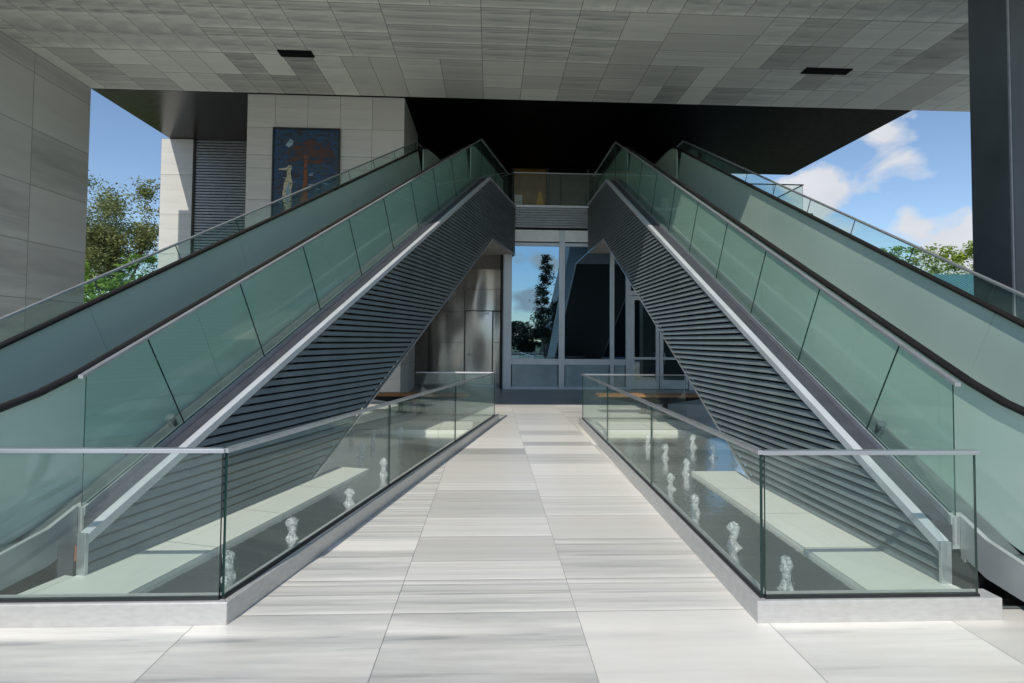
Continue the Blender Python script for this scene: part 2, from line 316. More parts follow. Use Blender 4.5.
# front rows read off the place: joints at 1.09 m, courses of different depth
rows = [-9.95, 1.4, 1.4, 1.4, 1.4, 1.4, 1.4, 1.5, 2.85]
heights = [.44, .42, .45, .42, .44, .43, .30, .52, .46, .40, .58, .50, .44, .62, .45, .55, .60, .5, .55, .62, .5, .6]
tot = 3.28; hh = []
for h_ in heights:
    if tot+h_ > 14.06: break
    hh.append(h_); tot += h_
hh.append(14.06-tot)
mb = MB()
x = -.58-1.13*21
while x < 24:
    y = -10
    for h_ in [1.45]*8+[1.72]: slab(mb, Vector((0, 0, 0)), X_, Y_, x, x+1.13, y, y+h_, Z_, gap=.0015); y += h_
    y = 3.32; first = True
    while y < 14.05:
        h_ = (.45 if abs(x) < 1.8 else random.choice((.45, .9))) if first else random.choice((.32, .45, .5, .6, .62, .75, .9)); first = False
        if y+h_ > 13.8: h_ = 14.06-y
        slab(mb, Vector((0, 0, 0)), X_, Y_, x+random.uniform(-.0, .0), x+1.13, y, y+h_, Z_, gap=.0015); y += h_
    x += 1.13
fl = mb.build('floor', 'floor_marble'); struct(fl, 'white veined marble paving of the entrance walkway')
# darker landing in front of the doors, rising gently
mb = MB(); x = -12
while x < 14:
    slab(mb, Vector((0, 14.06, 0)), X_, Vector((0, 2.0, .18)).normalized(), x, x+1.1, 0, 1.0, Vector((0, -.09, 1)).normalized())
    slab(mb, Vector((0, 14.06, 0)), X_, Vector((0, 2.0, .18)).normalized(), x+.4, x+1.5, 1.0, 2.008, Vector((0, -.09, 1)).normalized())
    slab(mb, Vector((0, 16.06, .18)), X_, Y_, x, x+1.1, 0, 4.6, Z_); x += 1.1
struct(mb.build('landing', 'landing_grey'), 'grey landing before the glass doors')

# ------------------------------------------------------------------ canopy
ZC, YC, YF = 8.21, 14.17, 6.0
can = thing('entrance_canopy', 'broad marble-clad canopy soffit spanning over both escalators', 'canopy', (0, 0, 0))
mb = MB()
def blocks(mb, x0, x1, y0, y1):
    B = 1.975; ny = [(y0, y0+(YC-y0) % B)] if (YC-y0) % B > .01 else []
    yy = y0+(YC-y0) % B
    while yy < y1-.01: ny.append((yy, yy+B)); yy += B
    for (ya_, yb_) in ny:
        xo = -2.22+math.floor((x0+2.22)/B)*B
        while xo < x1:
            kx_ = round((xo+2.22)/B); ky_ = int((ya_-4.2)//1.975); r = ((kx_*3+ky_*5) % 4 != 0) if (kx_ < -1 or kx_ > 2) else ((kx_*2+ky_*3) % 5 == 0)
            xa, xb = max(xo, x0), min(xo+B, x1)
            tw, th = random.choice([(.66, .988), (.66, 1.975), (.988, 1.975)]) if r else random.choice([(.988, .66), (.988, .988), (1.975, .66)])
            nx_ = round((xb-xa)/tw) or 1; nyy = max(1, round((yb_-ya_)/th))
            for i in range(nx_):
                for j in range(nyy):
                    u0 = xa+(xb-xa)*i/nx_; u1 = xa+(xb-xa)*(i+1)/nx_; v0 = ya_+(yb_-ya_)*j/nyy; v1 = ya_+(yb_-ya_)*(j+1)/nyy
                    slab(mb, Vector((0, 0, ZC)), X_, Y_, u0, u1, v0, v1, -Z_, rot=r, gap=.005, fine=3.0 if r else .7)
            xo += B
blocks(mb, -10.54, 14.5, YF, YC)
blocks(mb, 5.6, 14.5, -2, YF)  # forward wing on the right, out of view, added to shade the column
mb.build('soffit_panels', 'ceiling_marble', can)
mb = MB(); mb.box(-11.2, 14.5, YF, YC, ZC, ZC+1.2); mb.box(5.6, 14.5, -2, YF, ZC, ZC+1.2); mb.build('roof_slab', 'dark_joint', can)  # second box roofs the added shading wing
ds = thing('dark_soffit', 'black polished soffit recessed behind the marble canopy', 'soffit')
mb = MB(); mb.face([(-10.54, YC, ZC-.01), (-10.54, 18.6, ZC-.01), (-3.2, 18.6, ZC-.01), (-3.2, YC, ZC-.01)]); mb.build('bronze_panels', 'bronze_soffit', ds)
mb = MB()
mb.hexa([(-10.54, YC+.005), (11.75, YC+.005), (11.6, 20.0), (-10.54, 20.0)], ZC, ZC+1.2); mb.build('black_panels', 'black_soffit', ds)
for (x, y, lab) in ((-4.5, 12.12, 'black slot light in the marble ceiling above the mural'), (8.0, 12.2, 'black slot light in the marble ceiling near the dark column')):
    lt = thing('ceiling_light', lab, 'ceiling light', (x, y, ZC), 0, 'slot lights in the canopy')
    mb = MB(); w = .38 if x < 0 else .56
    mb.box(-w, w, -.13, .13, -.03, -.004); mb.build('slot_housing', 'dark_facade', lt)
    mb = MB(); mb.box(-w+.05, w-.05, -.08, .08, -.036, -.031); mb.build('lens', 'dark_facade', lt)

# ------------------------------------------------------------------ stone walls
def wall_face(mb, P, U, ulist, zlist, n, rot=0, jitter=0):
    for a, b in zip(ulist, ulist[1:]):
        for c, d in zip(zlist, zlist[1:]):
            slab(mb, P, U, Z_, a, b, c, d, n, rot, gap=.006)
lw = thing('marble_wall', 'tall grey marble wall at the left edge of the plaza', 'wall', (-10.54, 11, 0))
mb = MB(); P = Vector((0, 0, 0)); zs = [0, 1.25, 2.55, 3.85, 5.15, 6.45, 7.75, 8.2]
wall_face(mb, P, Y_, [-4.8, -3.2, -1.6, 0, 1.45, 3.17], zs, X_)
wall_face(mb, Vector((0, 3.17, 0)), -X_, [0, .64], zs, Y_); wall_face(mb, Vector((0, -4.8, 0)), -X_, [0, .64], zs, -Y_)
mb.build('stone_panels', 'wall_marble', lw); mb = MB(); mb.box(-.64, -.001, -4.8, 3.169, 0, ZC-.002); mb.build('core', 'grout', lw)
pw = thing('marble_wall', 'pale marble wall block that carries the mural', 'wall', (-6.51, 14.2, 0))
mb = MB()
wall_face(mb, P, X_, [0, .73, 1.585, 2.44, 3.29, 4.15], [0, 1.0, 2.1, 3.2, 4.28, 5.35, 6.2, 6.55, 7.29, 8.18], -Y_)
wall_face(mb, Vector((4.15, 0, 0)), Y_, [0, 1.3, 2.6], [0, 1.0, 2.1, 3.2, 4.28, 5.35, 6.45, 7.29, 8.18], X_)
wall_face(mb, Vector((0, 0, 0)), Y_, [0, 1.3, 2.6], [0, 1.0, 2.1, 3.2, 4.28, 5.35, 6.45, 7.29, 8.18], -X_)
mb.build('stone_panels', 'pale_wall_marble', pw); mb = MB(); mb.box(.002, 4.148, .002, 2.6, 0, 8.19); mb.build('core', 'grout', pw)
pp = thing('marble_pier', 'sunlit white marble pier behind the mural wall', 'pier', (-10.8, 17.6, 0))
mb = MB(); wall_face(mb, P, X_, [0, 1.02], [0, 1.2, 2.4, 3.4, 4.4, 5.7, 7.0, 8.18], -Y_)
wall_face(mb, P, Y_, [0, 2.4], [0, 1.2, 2.4, 3.4, 4.4, 5.7, 7.0, 8.18], -X_)
mb.build('stone_panels', 'pale_wall_marble', pp); mb = MB(); mb.box(.002, 1.02, .002, 2.4, 0, 8.19); mb.build('core', 'grout', pp)
lv = thing('louvre_wall', 'grey horizontal louvre screen between pier and mural wall', 'louvre screen', (-9.75, 17.72, 0))
mb = MB(); z = .05
while z < 8.15: mb.prism([(0, z), (0, z)], 0, 0) if 0 else mb.box(.02, 4.0, -.03, .02, z, z+.062); z += .095
mb.build('slats', 'fascia_grey', lv); mb = MB(); mb.box(0, 4.0, .03, .3, 0, 8.19); mb.build('backing', 'dark_back', lv)
cl = thing('column', 'dark blue-grey stone column rising out of frame at the right', 'column', (7.29, 7.08, 0))
mb = MB(); mb.box(0, .03, .03, .62, 0, ZC-.003); mb.box(.03, 3.2, 0, .62, 0, ZC-.003); mb.build('stone_cladding', 'column_stone', cl, bevel=.004)
mb = MB(); mb.box(.004, .028, .006, .028, 0, ZC-.003); mb.build('joint_strip', 'joint_light', cl)

# mural
mu = thing('mural', 'framed blue and brown mural of a white wading bird by a tree', 'painting', (-4.93, 14.18, 6.2))
mb = MB(); mb.box(-.84, .84, -.03, -.002, -1.55, 1.04); mb.build('painted_panel', 'mural_paint', mu)
mb = MB()
for a in ((-.88, -.84, -1.59, 1.08), (.84, .88, -1.59, 1.08), (-.84, .84, 1.04, 1.08), (-.84, .84, -1.59, -1.55)): mb.box(a[0], a[1], -.06, 0, a[2], a[3])
mb.build('frame', 'frame_black', mu)
def flat(pts, d, name, mat):
    mb = MB(); mb.prism(pts, -.03-d, -.031); return mb.build(name, mat, mu)
for nm, ca_, cb_, sc_, th_ in (('paint_brown', (.085, .036, .026), (.012, .045, .09), 6, .55), ('cream_paint', (.50, .47, .32), (.10, .13, .12), 16, .55), ('paint_orange', (.22, .07, .025), (.06, .035, .04), 9, .56)):
    t = M[nm].node_tree; b = t.nodes['Principled BSDF']; nz = t.nodes.new('ShaderNodeTexNoise'); nz.inputs['Scale'].default_value = sc_; nz.inputs['Detail'].default_value = 6; tcn = t.nodes.new('ShaderNodeTexCoord')
    mp = t.nodes.new('ShaderNodeMapping'); mp.inputs['Scale'].default_value = (.7, 1, 1.6); t.links.new(tcn.outputs['Object'], mp.inputs[0]); t.links.new(mp.outputs[0], nz.inputs[0])
    rp = t.nodes.new('ShaderNodeValToRGB'); rp.color_ramp.elements[0].position = th_-.03; rp.color_ramp.elements[1].position = th_+.03; rp.color_ramp.elements[0].color = (*ca_, 1); rp.color_ramp.elements[1].color = (*cb_, 1)
    t.links.new(nz.outputs[0], rp.inputs[0]); t.links.new(rp.outputs[0], b.inputs['Base Color'])
flat([(-.14, -1.5), (.1, -1.5), (.07, -.9), (.05, -.4), (.02, .1), (.06, .35), (-.06, .38), (-.05, .1), (-.06, -.4), (-.13, -.9)], .004, 'painted_trunk', 'paint_orange')
flat([(-.55+.0, .12), (-.2, .2), (0, .16), (.3, .1), (.62, .22), (.78, .34), (.6, .55), (.66, .75), (.35, .68), (.1, .78), (-.15, .66), (-.42, .72), (-.3, .5), (-.55, .42), (-.35, .3)], .002, 'painted_foliage', 'paint_brown')
flat([(-.54, .62), (-.42, .78), (-.35, .74), (-.36, .62), (-.46, .54)], .008, 'painted_moon', 'paint_pale')
flat([(-.8, -1.55), (-.2, -1.55), (-.3, -1.3), (-.5, -1.2), (-.72, -1.25)], .003, 'painted_ground', 'paint_brown')
flat([(-.56, -1.1), (-.42, -1.2), (-.36, -1.0), (-.37, -.6), (-.34, -.4), (-.38, -.22), (-.40, -.08), (-.36, .0), (-.38, .06), (-.46, .07), (-.51, .0), (-.72, -.03), (-.71, -.05), (-.5, -.06), (-.48, -.2), (-.56, -.4), (-.6, -.7)], .010, 'painted_bird', 'cream_paint')
flat([(-.50, -.85), (-.43, -.98), (-.40, -.6), (-.44, -.4), (-.51, -.55)], .013, 'painted_wing', 'paint_pale')
for a in range(14):
    x = random.uniform(-.75, .6); z = random.uniform(-1.4, .0); w = random.uniform(.05, .16)
    flat([(x, z), (x+w, z+random.uniform(0, .03)), (x+w*.8, z+.02+random.uniform(0, .02)), (x+.1*w, z+.025)], .0015, 'brush_stroke', 'paint_pale')

# ------------------------------------------------------------------ escalators
K, T0, DROP = .55, .335, 1.517
def make_escalator(side, x0, y0, head, SA, SE, label):
    sg = 1 if side == 'L' else -1
    t = thing('escalator', label, 'escalator', (x0, y0, 0), math.atan2(1, head), 'pair of escalators rising to the upper floor')
    H = T0+K*SA; Hu = H-DROP; SU = SA+.3
    def Lz(s): return T0-.055 if s < -.1 else (T0+K*s if s < SA else H)
    def o(a, b): return (sg*a, sg*b)
    def band(mb, s0, s1, za, zb, oa, ob, mi=0, mie=None, blend=0):
        brk = [s0]+[b for b in (-.1, SA) if s0 < b < s1]+[s1]
        prof = [(s, Lz(s)+zb) for s in brk]+[(s, Lz(s)+za) for s in reversed(brk)]
        mb.prism(prof, sg*oa, sg*ob, mi, mie)
    # truss core
    mb = MB(); sb = SU+(.03-Hu)/K
    mb.prism([(0.02, .0), (sb, .0), (SU, Hu+.03), (SE-.02, Hu+.03), (SE-.02, H-.24), (SA, H-.24), (.02, T0-.24)], sg*.045, sg*2.24)
    mb.prism([(-3.0, .0), (.02, .0), (.02, T0-.24), (-.1, .05), (-3.0, .05)], sg*.6, sg*2.24)
    mb.build('truss', 'dark_back', t)
    mb = MB()   # underside
    mb.prism([(SU, Hu), (SE, Hu), (SE, Hu+.028), (SU, Hu+.028)], sg*.03, sg*2.25)
    mb.build('underside_panel', 'beige_soffit', t)
    # louvre cladding on the walkway side
    mb = MB(); z = .06; p = .0755
    while z < H-.05:
        def smin(z): return max(0.0, (z+.085-T0)/K)
        def smax(z): return SE if z >= Hu else SU+(z-Hu)/K
        a0, b0, a1, b1 = smin(z), smax(z), smin(z+.050), smax(z+.050)
        if b0-a0 > .02 and (z < T0-.1+K*SA):
            i = len(mb.v)
            for (s, oo, zz) in ((a0, -.016, z), (b0, -.016, z), (b1, .006, z+.050), (a1, .006, z+.050), (a0, .040, z), (b0, .040, z), (b1, .040, z+.050), (a1, .040, z+.050)):
                mb.v.append((s, sg*oo, zz))
            for f in ((0, 1, 2, 3), (4, 5, 6, 7), (0, 1, 5, 4), (1, 2, 6, 5), (2, 3, 7, 6), (3, 0, 4, 7)): mb.f.append([i+k for k in f]); mb.mi.append(0)
        z += p
    mb.build('louvre_cladding', 'dark_slat', t)
    mb = MB()
    mb.prism([(sb-.02, .0), (sb+.02, .0), (SU+.01, Hu-.012), (SE+.004, Hu-.012), (SE+.004, Hu+.004), (SU-.0, Hu+.004)], sg*-.018, sg*.02)
    mb.build('lower_edge_strip', 'brushed_silver', t)
    mb = MB()
    mb.prism([(0, T0-.075), (SA, H-.075), (SA+.08, H-.03), (SA, H), (0, T0)], sg*-.022, sg*.055); mb.prism([(SA+.02, H-.03), (SE, H-.03), (SE, H), (SA+.02, H)], sg*-.02, sg*.055)
    mb.build('sloping_trim', 'white_trim', t, bevel=.004)
    mb = MB(); mb.prism([(-.025, .0), (.0, .0), (.0, T0), (-.025, T0)], sg*-.024, sg*.05); mb.build('end_plate', 'brushed_silver', t, bevel=.004)
    if side == 'L':
        mb = MB(); mb.prism([(-.012, .14), (.0, .14), (.0, T0-.09), (-.012, T0-.09)], sg*.064, sg*.085); mb.build('marker_plate', 'orange_plastic', t)
        mb = MB(); mb.prism([(.01, .01), (.16, .01), (.16, T0-.1), (.01, T0-.12)], sg*.12, sg*.28); mb.build('base_post', 'deck_metal', t)
    # decks and skirts
    mb = MB(); band(mb, .14, SE, -.2, -.02, .057, .205); mb.build('inner_deck', 'deck_metal', t)
    mb = MB(); band(mb, .14, SE, -.16, .035, .207, .222); band(mb, .14, SE, -.16, .035, .242, .258); mb.build('glass_channel', 'brushed_silver', t)
    mb = MB(); band(mb, -3.0, SE+.5, -.2, .0, .300, .46); band(mb, -3.0, SE+.5, -.2, .0, 1.80, 2.03); mb.build('outer_deck', 'skirt_metal', t)
    mb = MB(); band(mb, -3.0, SE+.5, -.22, .03, .50, .60); band(mb, -3.0, SE+.5, -.22, .03, 1.66, 1.76); mb.build('skirt_panel', 'skirt_metal', t)
    mb = MB(); mb.prism([(.14, .0), (.14, .46), (-.05, .36), (-.42, .27), (-3, .25), (-3, .05), (-.42, .05), (-.05, .1), (.1, .17)], sg*.262, sg*.298); mb.build('lower_fascia', 'fascia_metal', t, bevel=.003)
    mb = MB(); mb.prism([(.142, .22), (.175, .235), (.175, .47), (.142, .455)], sg*.20, sg*.30); mb.build('fascia_end_cap', 'fascia_metal', t, bevel=.003)
    mb = MB(); mb.prism([(-3, .0), (.0, .0), (-.05, .09), (-.4, .04), (-3, .04)], sg*.40, sg*.58); mb.build('recess_plate', 'interior_dark', t)
    # balustrades and handrails
    def hp(s):      # smoothed handrail line
        def kink(x, k0, w): return max(0, x-k0) if abs(x-k0) > w else (x-k0+w)**2/(4*w)
        return T0+K*(kink(s, -.25, .55)-.25)-K*kink(s, SA+.05, .4)
    for oc, hz in ((.48, .94), (1.78, .955)):
        ss = [-2.0+.25*k for k in range(int((SE+2.5)/.25)+1)]
        path = [(s, sg*oc, hp(s)+hz-.025) for s in ss]
        # newel curls at both ends
        lo = [(-2.0-.33*math.sin(a), sg*oc, hp(-2)+hz-.025-.33+.33*math.cos(a)) for a in [math.pi*k/10 for k in range(10, 0, -1)]]
        se_ = ss[-1]; hi = [(se_+.33*math.sin(a), sg*oc, hp(se_)+hz-.025-.33+.33*math.cos(a)) for a in [math.pi*k/10 for k in range(1, 11)]]
        mb = MB(); mb.tube(lo+path+hi, (.044, .026), 10); mb.build('handrail', 'handrail_rubber', t, smooth=True)
        edges = [-2.0]+[(-.35+2.05*k) for k in range(0, int((SE+.3)/2.05)+1)]+[ss[-1]]
        edges = sorted(set(e for e in edges if e <= ss[-1]))
        for a, b in zip(edges, edges[1:]):
            if b-a < .05: continue
            nseg = 6; tp = []; bt = []
            for j in range(nseg+1):
                s = a+.002+(b-a-.004)*j/nseg
                sh = .2 if (-.3 < s < SA) else 0
                bt.append((s+sh*0, hp(s)-.03)); tp.append((s-(.36 if a > -.5 and b < SA+1 else (.36*j/nseg if a < -.5 else 0)), 0))
            tp = [(s, hp(s)+hz-.035) for s, _ in tp]
            if a < -1.9: tp[0] = (-2.0, hp(-2)+hz-.035)
            mb = MB(); mb.prism(bt+tp[::-1], sg*(oc-.012), sg*(oc+.012)); mb.build('balustrade_panel', 'green_glass', t)
    # guards: glass panels with joints square to the slope
    for oc, gt in ((.232, 1.0), (2.05, 1.08)):
        sj = .4*gt; b0 = .14; first = True
        while b0 < SA-.01:
            b1 = 1.03+1.02*math.floor((b0+.02-.01)/1.02) if 0 else (1.03 if first else b0+1.02)
            last = b1 > SA-.3
            if last: b1 = SA
            ta = b0 if first else b0-sj; tb = SA if last else b1-sj
            e = .003
            prof = [(b0+e, Lz(b0+e)+.0), (b1-e, Lz(b1-e)+.0), (tb-e, Lz(tb-e)+gt-.012), (ta+e, Lz(ta+e)+gt-.012)]
            mb = MB(); mb.prism(prof, sg*(oc-.005), sg*(oc+.005), 0, 1); mb.build('guard_panel', ['guard_glass', 'glass_edge'], t)
            b0 = b1; first = False
        for a, b in ((SA, SA+1.45), (SA+1.45, SE-.02)):
            mb = MB(); mb.prism([(a+.006, H), (b-.006, H), (b-.006, H+gt-.012), (a+.006, H+gt-.012)], sg*(oc-.005), sg*(oc+.005), 0, 1); mb.build('guard_panel', ['guard_glass', 'glass_edge'], t)
        mb = MB(); brk = [.10, SA, SE]
        mb.prism([(s, Lz(s)+gt+.012) for s in brk]+[(s, Lz(s)+gt-.014) for s in reversed(brk)], sg*(oc-.022), sg*(oc+.022))
        mb.build('guard_rail', 'brushed_silver', t, bevel=.003)
    # round call button collar on the lower deck
    mb = MB(); mb.tube([(1.02, sg*.34, Lz(1.02)-.02), (.99, sg*.33, Lz(1.0)+.05), (.95, sg*.32, Lz(1.0)+.10)], [.03, .036, .036], 14); mb.build('entry_sensor', 'skirt_metal', t)
    # outer cladding and steps
    mb = MB(); mb.prism([(-3, .0), (sb, .0), (SU, Hu), (SE, Hu), (SE, H-.02), (SA, H-.02), (-.1, T0-.08), (-3, T0-.08)], sg*2.255, sg*2.28); mb.build('outer_cladding', 'dark_slat', t)
    mb = MB(); mb.box(-3.2, -.42, *sorted(o(.62, 1.64)), .05, .235); mb.build('landing_plate', 'step_metal', t)
    mb = MB(); mb.box(SA+.1, SE+.5, *sorted(o(.62, 1.64)), H-.2, H-.04); mb.build('landing_plate', 'step_metal', t)
    base = None; s = -.38; k = 0
    while s < SA+.1:
        zt = min(max(.235, T0+K*s-.02), H-.04)
        if base is None:
            q = MB(); q.box(0, .372, *sorted(o(.62, 1.64)), -.2, 0)
            for r_ in range(14): q.box(.005, .367, *sorted(o(.63+r_*.072, .655+r_*.072)), 0, .008)
            base = q.build('step', 'step_metal', t); base.location = (s, 0, zt-.01)
        else:
            c = base.copy(); C.objects.link(c); c.parent = t; c.location = (s, 0, zt-.01)
        s += .375
    return t
make_escalator('L', -2.753, 3.798, .2797, 10.03, 12.96, 'escalator on the left, its black handrails passing in front of the mural')
make_escalator('R', 3.092, 3.543, -.0061, 10.20, 13.11, 'escalator on the right, leading up beside the dark column and open sky')

# ------------------------------------------------------------------ pools, kerbs, glass rails
def seg_frame(a, b):
    a, b = Vector((*a, 0)), Vector((*b, 0)); d = (b-a); L_ = d.length; return a, L_, math.atan2(d.y, d.x)
def railing(label, pts_panels, cap_ext=0):
    """list of straight runs (a, b, panel breaks)"""
    t = thing('glass_railing', label, 'railing', (*pts_panels[0][0], 0))
    base = Vector((*pts_panels[0][0], 0))
    for a, b, cuts in pts_panels:
        A, L_, ang = seg_frame(a, b); rotm = Matrix.Rotation(ang, 4, 'Z')
        def xf(mb): mb.v = [tuple(rotm @ Vector(v)+A-base) for v in mb.v]
        br = [0]+[c*L_ for c in cuts]+[L_]
        for u, w in zip(br, br[1:]):
            mb = MB(); mb.prism([(u+.006, .115), (w-.006, .115), (w-.006, 1.005), (u+.006, 1.005)], -.009, .009, 0, 1); xf(mb)
            mb.build('glass_panel', ['clear_glass', 'glass_edge'], t)
        mb = MB(); mb.prism([(.0, .1355), (L_, .1355), (L_, .150), (.0, .150)], -.016, .016); xf(mb); mb.build('base_gasket', 'frame_black', t)
        mb = MB(); mb.prism([(-.012, .996), (L_+.012, .996), (L_+.012, 1.022), (-.012, 1.022)], -.024, .024); xf(mb)
        mb.build('top_rail', 'brushed_silver', t, bevel=.003)
    return t
def kerb(label, polys):
    t = thing('pool_kerb', label, 'kerb', (*polys[0][0], 0)); b = polys[0][0]
    for pl in polys:
        mb = MB(); mb.hexa([(x-b[0], y-b[1]) for x, y in pl], 0, .135); mb.build('kerb_section', 'kerb_steel', t, bevel=.005)
    return t
LA, LB = (-1.52, 3.215), (.151, 10.931); RA, RB = (1.608, 3.153), (1.80, 10.546)
il = Vector((LB[0]-LA[0], LB[1]-LA[1])).normalized(); nl = Vector((-il.y, il.x)); ir = Vector((RB[0]-RA[0], RB[1]-RA[1])).normalized(); nr = Vector((ir.y, -ir.x))
w = .13
def off(p, n_, k): return (p[0]+n_[0]*k, p[1]+n_[1]*k)
kerb('brushed steel kerb round the left pool', [[(-3.18, 3.215), LA, (LA[0]-.10, LA[1]+w), (-3.16, 3.215+w)],
      [LA, (LB[0]+.05, LB[1]+.23), off((LB[0]+.05, LB[1]+.23), nl, w), (LA[0]-.10, LA[1]+w)]])
kerb('brushed steel kerb round the right pool', [[RA, (3.13, 3.153), (3.13, 3.153+w), (RA[0]+w, RA[1]+w)],
      [RA, (RA[0]+w, RA[1]+w), off((RB[0], RB[1]+.2), nr, w), (RB[0], RB[1]+.2)]])
e_ = .05
la2 = off(LA, nl, e_); la2 = (la2[0], la2[1]+e_*.6); lb2 = off(LB, nl, e_); ra2 = off(RA, nr, e_); ra2 = (ra2[0], ra2[1]+e_*.8); rb2 = off(RB, nr, e_)
railing('clear glass railing with silver cap around the left pool', [(la2, lb2, [.311, .63]), ((-3.15, la2[1]), (la2[0]-.012, la2[1]), []), ((-1.5, lb2[1]+.02), (lb2[0]-.02, lb2[1]+.02), [])])
railing('clear glass railing with silver cap around the right pool', [(ra2, rb2, [.327, .654]), ((ra2[0]+.012, ra2[1]), (3.01, ra2[1]), []), ((rb2[0]+.02, rb2[1]+.02), (3.95, rb2[1]+.02), [])])
def in_poly(x, y, poly):
    c = False; n = len(poly)
    for i in range(n):
        x1, y1 = poly[i]; x2, y2 = poly[(i+1) % n]
        if (y1 > y) != (y2 > y) and x < (x2-x1)*(y-y1)/(y2-y1)+x1: c = not c
    return c
for sd, poly in (('L', [(-3.3, 3.33), (-1.6, 3.33), (.02, 10.9), (-3.9, 10.9), (-3.9, 3.33)]), ('R', [(1.72, 3.27), (3.3, 3.27), (3.9, 3.27), (3.9, 10.6), (1.92, 10.6)])):
    mb = MB(); xs0 = min(p[0] for p in poly); xs1 = max(p[0] for p in poly)
    # slabs of the basin floor, clipped to the inner kerb line
    y = 3.33 if sd == 'L' else 3.27; ye = 9.4
    while y < ye-.01:
        y2 = min(y+.9, ye)
        def xin(yy): return (-1.6+.2143*(yy-3.33)) if sd == 'L' else (1.72+.0273*(yy-3.27))
        x = xin(y); k = 0
        while (x > xs0 if sd == 'L' else x < xs1):
            st = .62 if k or 1 else .3
            xa, xb = (x-st, x) if sd == 'L' else (x, x+st)
            d = (xin(y2)-xin(y))
            a, b = random.random()*50, random.random()*50; gq = .003
            q = [(xa+gq, y+gq), (xb-gq, y+gq), (xb+d-gq, y2-gq), (xa+d+gq, y2-gq)]
            mb.face([(u, v, .012) for u, v in q], 0, [(u+a, v+b) for u, v in q], (random.random(), random.random(), random.random()))
            x += -st if sd == 'L' else st; k += 1
        y = y2
    o_ = mb.build('pool_floor', 'pool_stone'); struct(o_, 'dark wet stone floor of the %s pool' % ('left' if sd == 'L' else 'right'))
    mb = MB(); yy = [(3.34 if sd == 'L' else 3.28)+(6.1*k/30) for k in range(31)]
    xi = (lambda y_: -1.6+.2143*(y_-3.33)) if sd == 'L' else (lambda y_: 1.72+.0273*(y_-3.27))
    A = [(xi(v), v, .024) for v in yy]; B = [((-3.9 if sd == 'L' else 3.9), v, .024) for v in yy]
    mb.face([A[0], A[-1], B[-1], B[0]] if sd == 'L' else [A[0], B[0], B[-1], A[-1]])
    struct(mb.build('pool_water', 'water'), 'thin film of water in the %s pool' % ('left' if sd == 'L' else 'right'))
    # pale ledge closing the back of the pool
    mb = MB(); mb.hexa([(xi(9.45)-.02 if sd == 'L' else xi(9.45)+.02, 9.45), (xi(10.35)-.02 if sd == 'L' else xi(10.35)+.02, 10.35), (-3.9 if sd == 'L' else 4.1, 10.35), (-3.9 if sd == 'L' else 4.1, 9.45)], 0, .10)
    mb2 = MB(); 
    xa, xb = (-3.9, xi(9.5)-.03) if sd == 'L' else (xi(9.5)+.03, 4.1)
    kx = xa
    lg = thing('pool_ledge', 'low pale stone ledge closing the far end of the %s pool' % ('left' if sd == 'L' else 'right'), 'ledge', (0, 0, 0))
    mb.build('core', 'grout', lg)
    while kx < xb-.01:
        slab(mb2, Vector((0, 0, .10)), X_, Y_, kx, min(kx+1.0, xb), 9.45, 10.35, Z_); slab(mb2, Vector((0, 9.45, 0)), X_, Z_, kx, min(kx+1, xb), 0, .1, -Y_); kx += 1.0
    mb2.build('stone_slabs', 'plinth_stone', lg)

def plinth(x0, y0, head, sg, yc, s1, oa0, oa1, label, oe):
    t = thing('stone_plinth', label, 'plinth', (x0, y0, 0), math.atan2(1, head)); mb = MB(); ob = .04; H_ = .052
    L_ = math.hypot(head, 1); dy = 1/L_; ny = sg*head/L_
    def s0(o_): return (yc-y0-o_*ny)/dy
    def oa(s_): return oa0+(oa1-oa0)*(s_-s0(oa0))/(s1-s0(oa0))
    def top(pts, z=H_):
        a, b = random.random()*50, random.random()*50; pts = [(s_, sg*o_) for s_, o_ in pts]
        ar = sum(p[0]*q[1]-q[0]*p[1] for p, q in zip(pts, pts[1:]+pts[:1]))
        if ar < 0: pts.reverse()
        mb.face([(x, y, z+.004) for x, y in pts], 0, [(x+a, y+b) for x, y in pts], (random.random(), random.random(), random.random()))
    cuts = [.62, 1.45, 2.3, s1]; p_ = None
    for c in cuts:
        p0 = s0(oa0) if p_ is None else p_
        top([(p0+.003, oa(p0)), (c-.003, oa(c)), (c-.003, ob), ((s0(ob) if p_ is None else p0+.003), ob)])
        a = [(p0+.003, sg*(oa(p0)-.003)), (c-.003, sg*(oa(c)-.003))]
        u = random.random()*50
        mb.face([(*a[0], 0), (*a[1], 0), (*a[1], H_+.003), (*a[0], H_+.003)][::(1 if sg > 0 else -1)], 0, [(u, 0), (u+1, 0), (u+1, .05), (u, .05)], (random.random(), .3, .5)); p_ = c
    top([(s0(ob+.004), ob+.004), (-.045, ob+.004), (-.045, oe), (s0(oe), oe)])
    mb.face([(s1+.002, sg*oa1, 0), (s1+.002, sg*ob, 0), (s1+.002, sg*ob, H_+.003), (s1+.002, sg*oa1, H_+.003)][::(1 if sg > 0 else -1)], 0, [(0, 0), (.5, 0), (.5, .05), (0, .05)], (.5, .3, .5))
    mb.build('stone_facing', 'plinth_stone', t)
    mb = MB(); mb.hexa([(s0(oa0), sg*oa0), (s1, sg*oa1), (s1, sg*ob), (-.045, sg*ob), (-.045, sg*oe), (s0(oe), sg*oe)][::sg], 0, H_-.002); mb.build('core', 'grout', t)
plinth(-2.753, 3.798, .2797, 1, 3.36, 3.2, -.535, -.40, 'long white stone plinth in the left pool beneath the louvred cladding', .12)
plinth(3.092, 3.543, -.0061, -1, 3.30, 3.08, -.60, -.53, 'long white stone plinth in the right pool beneath the louvred cladding', .05)

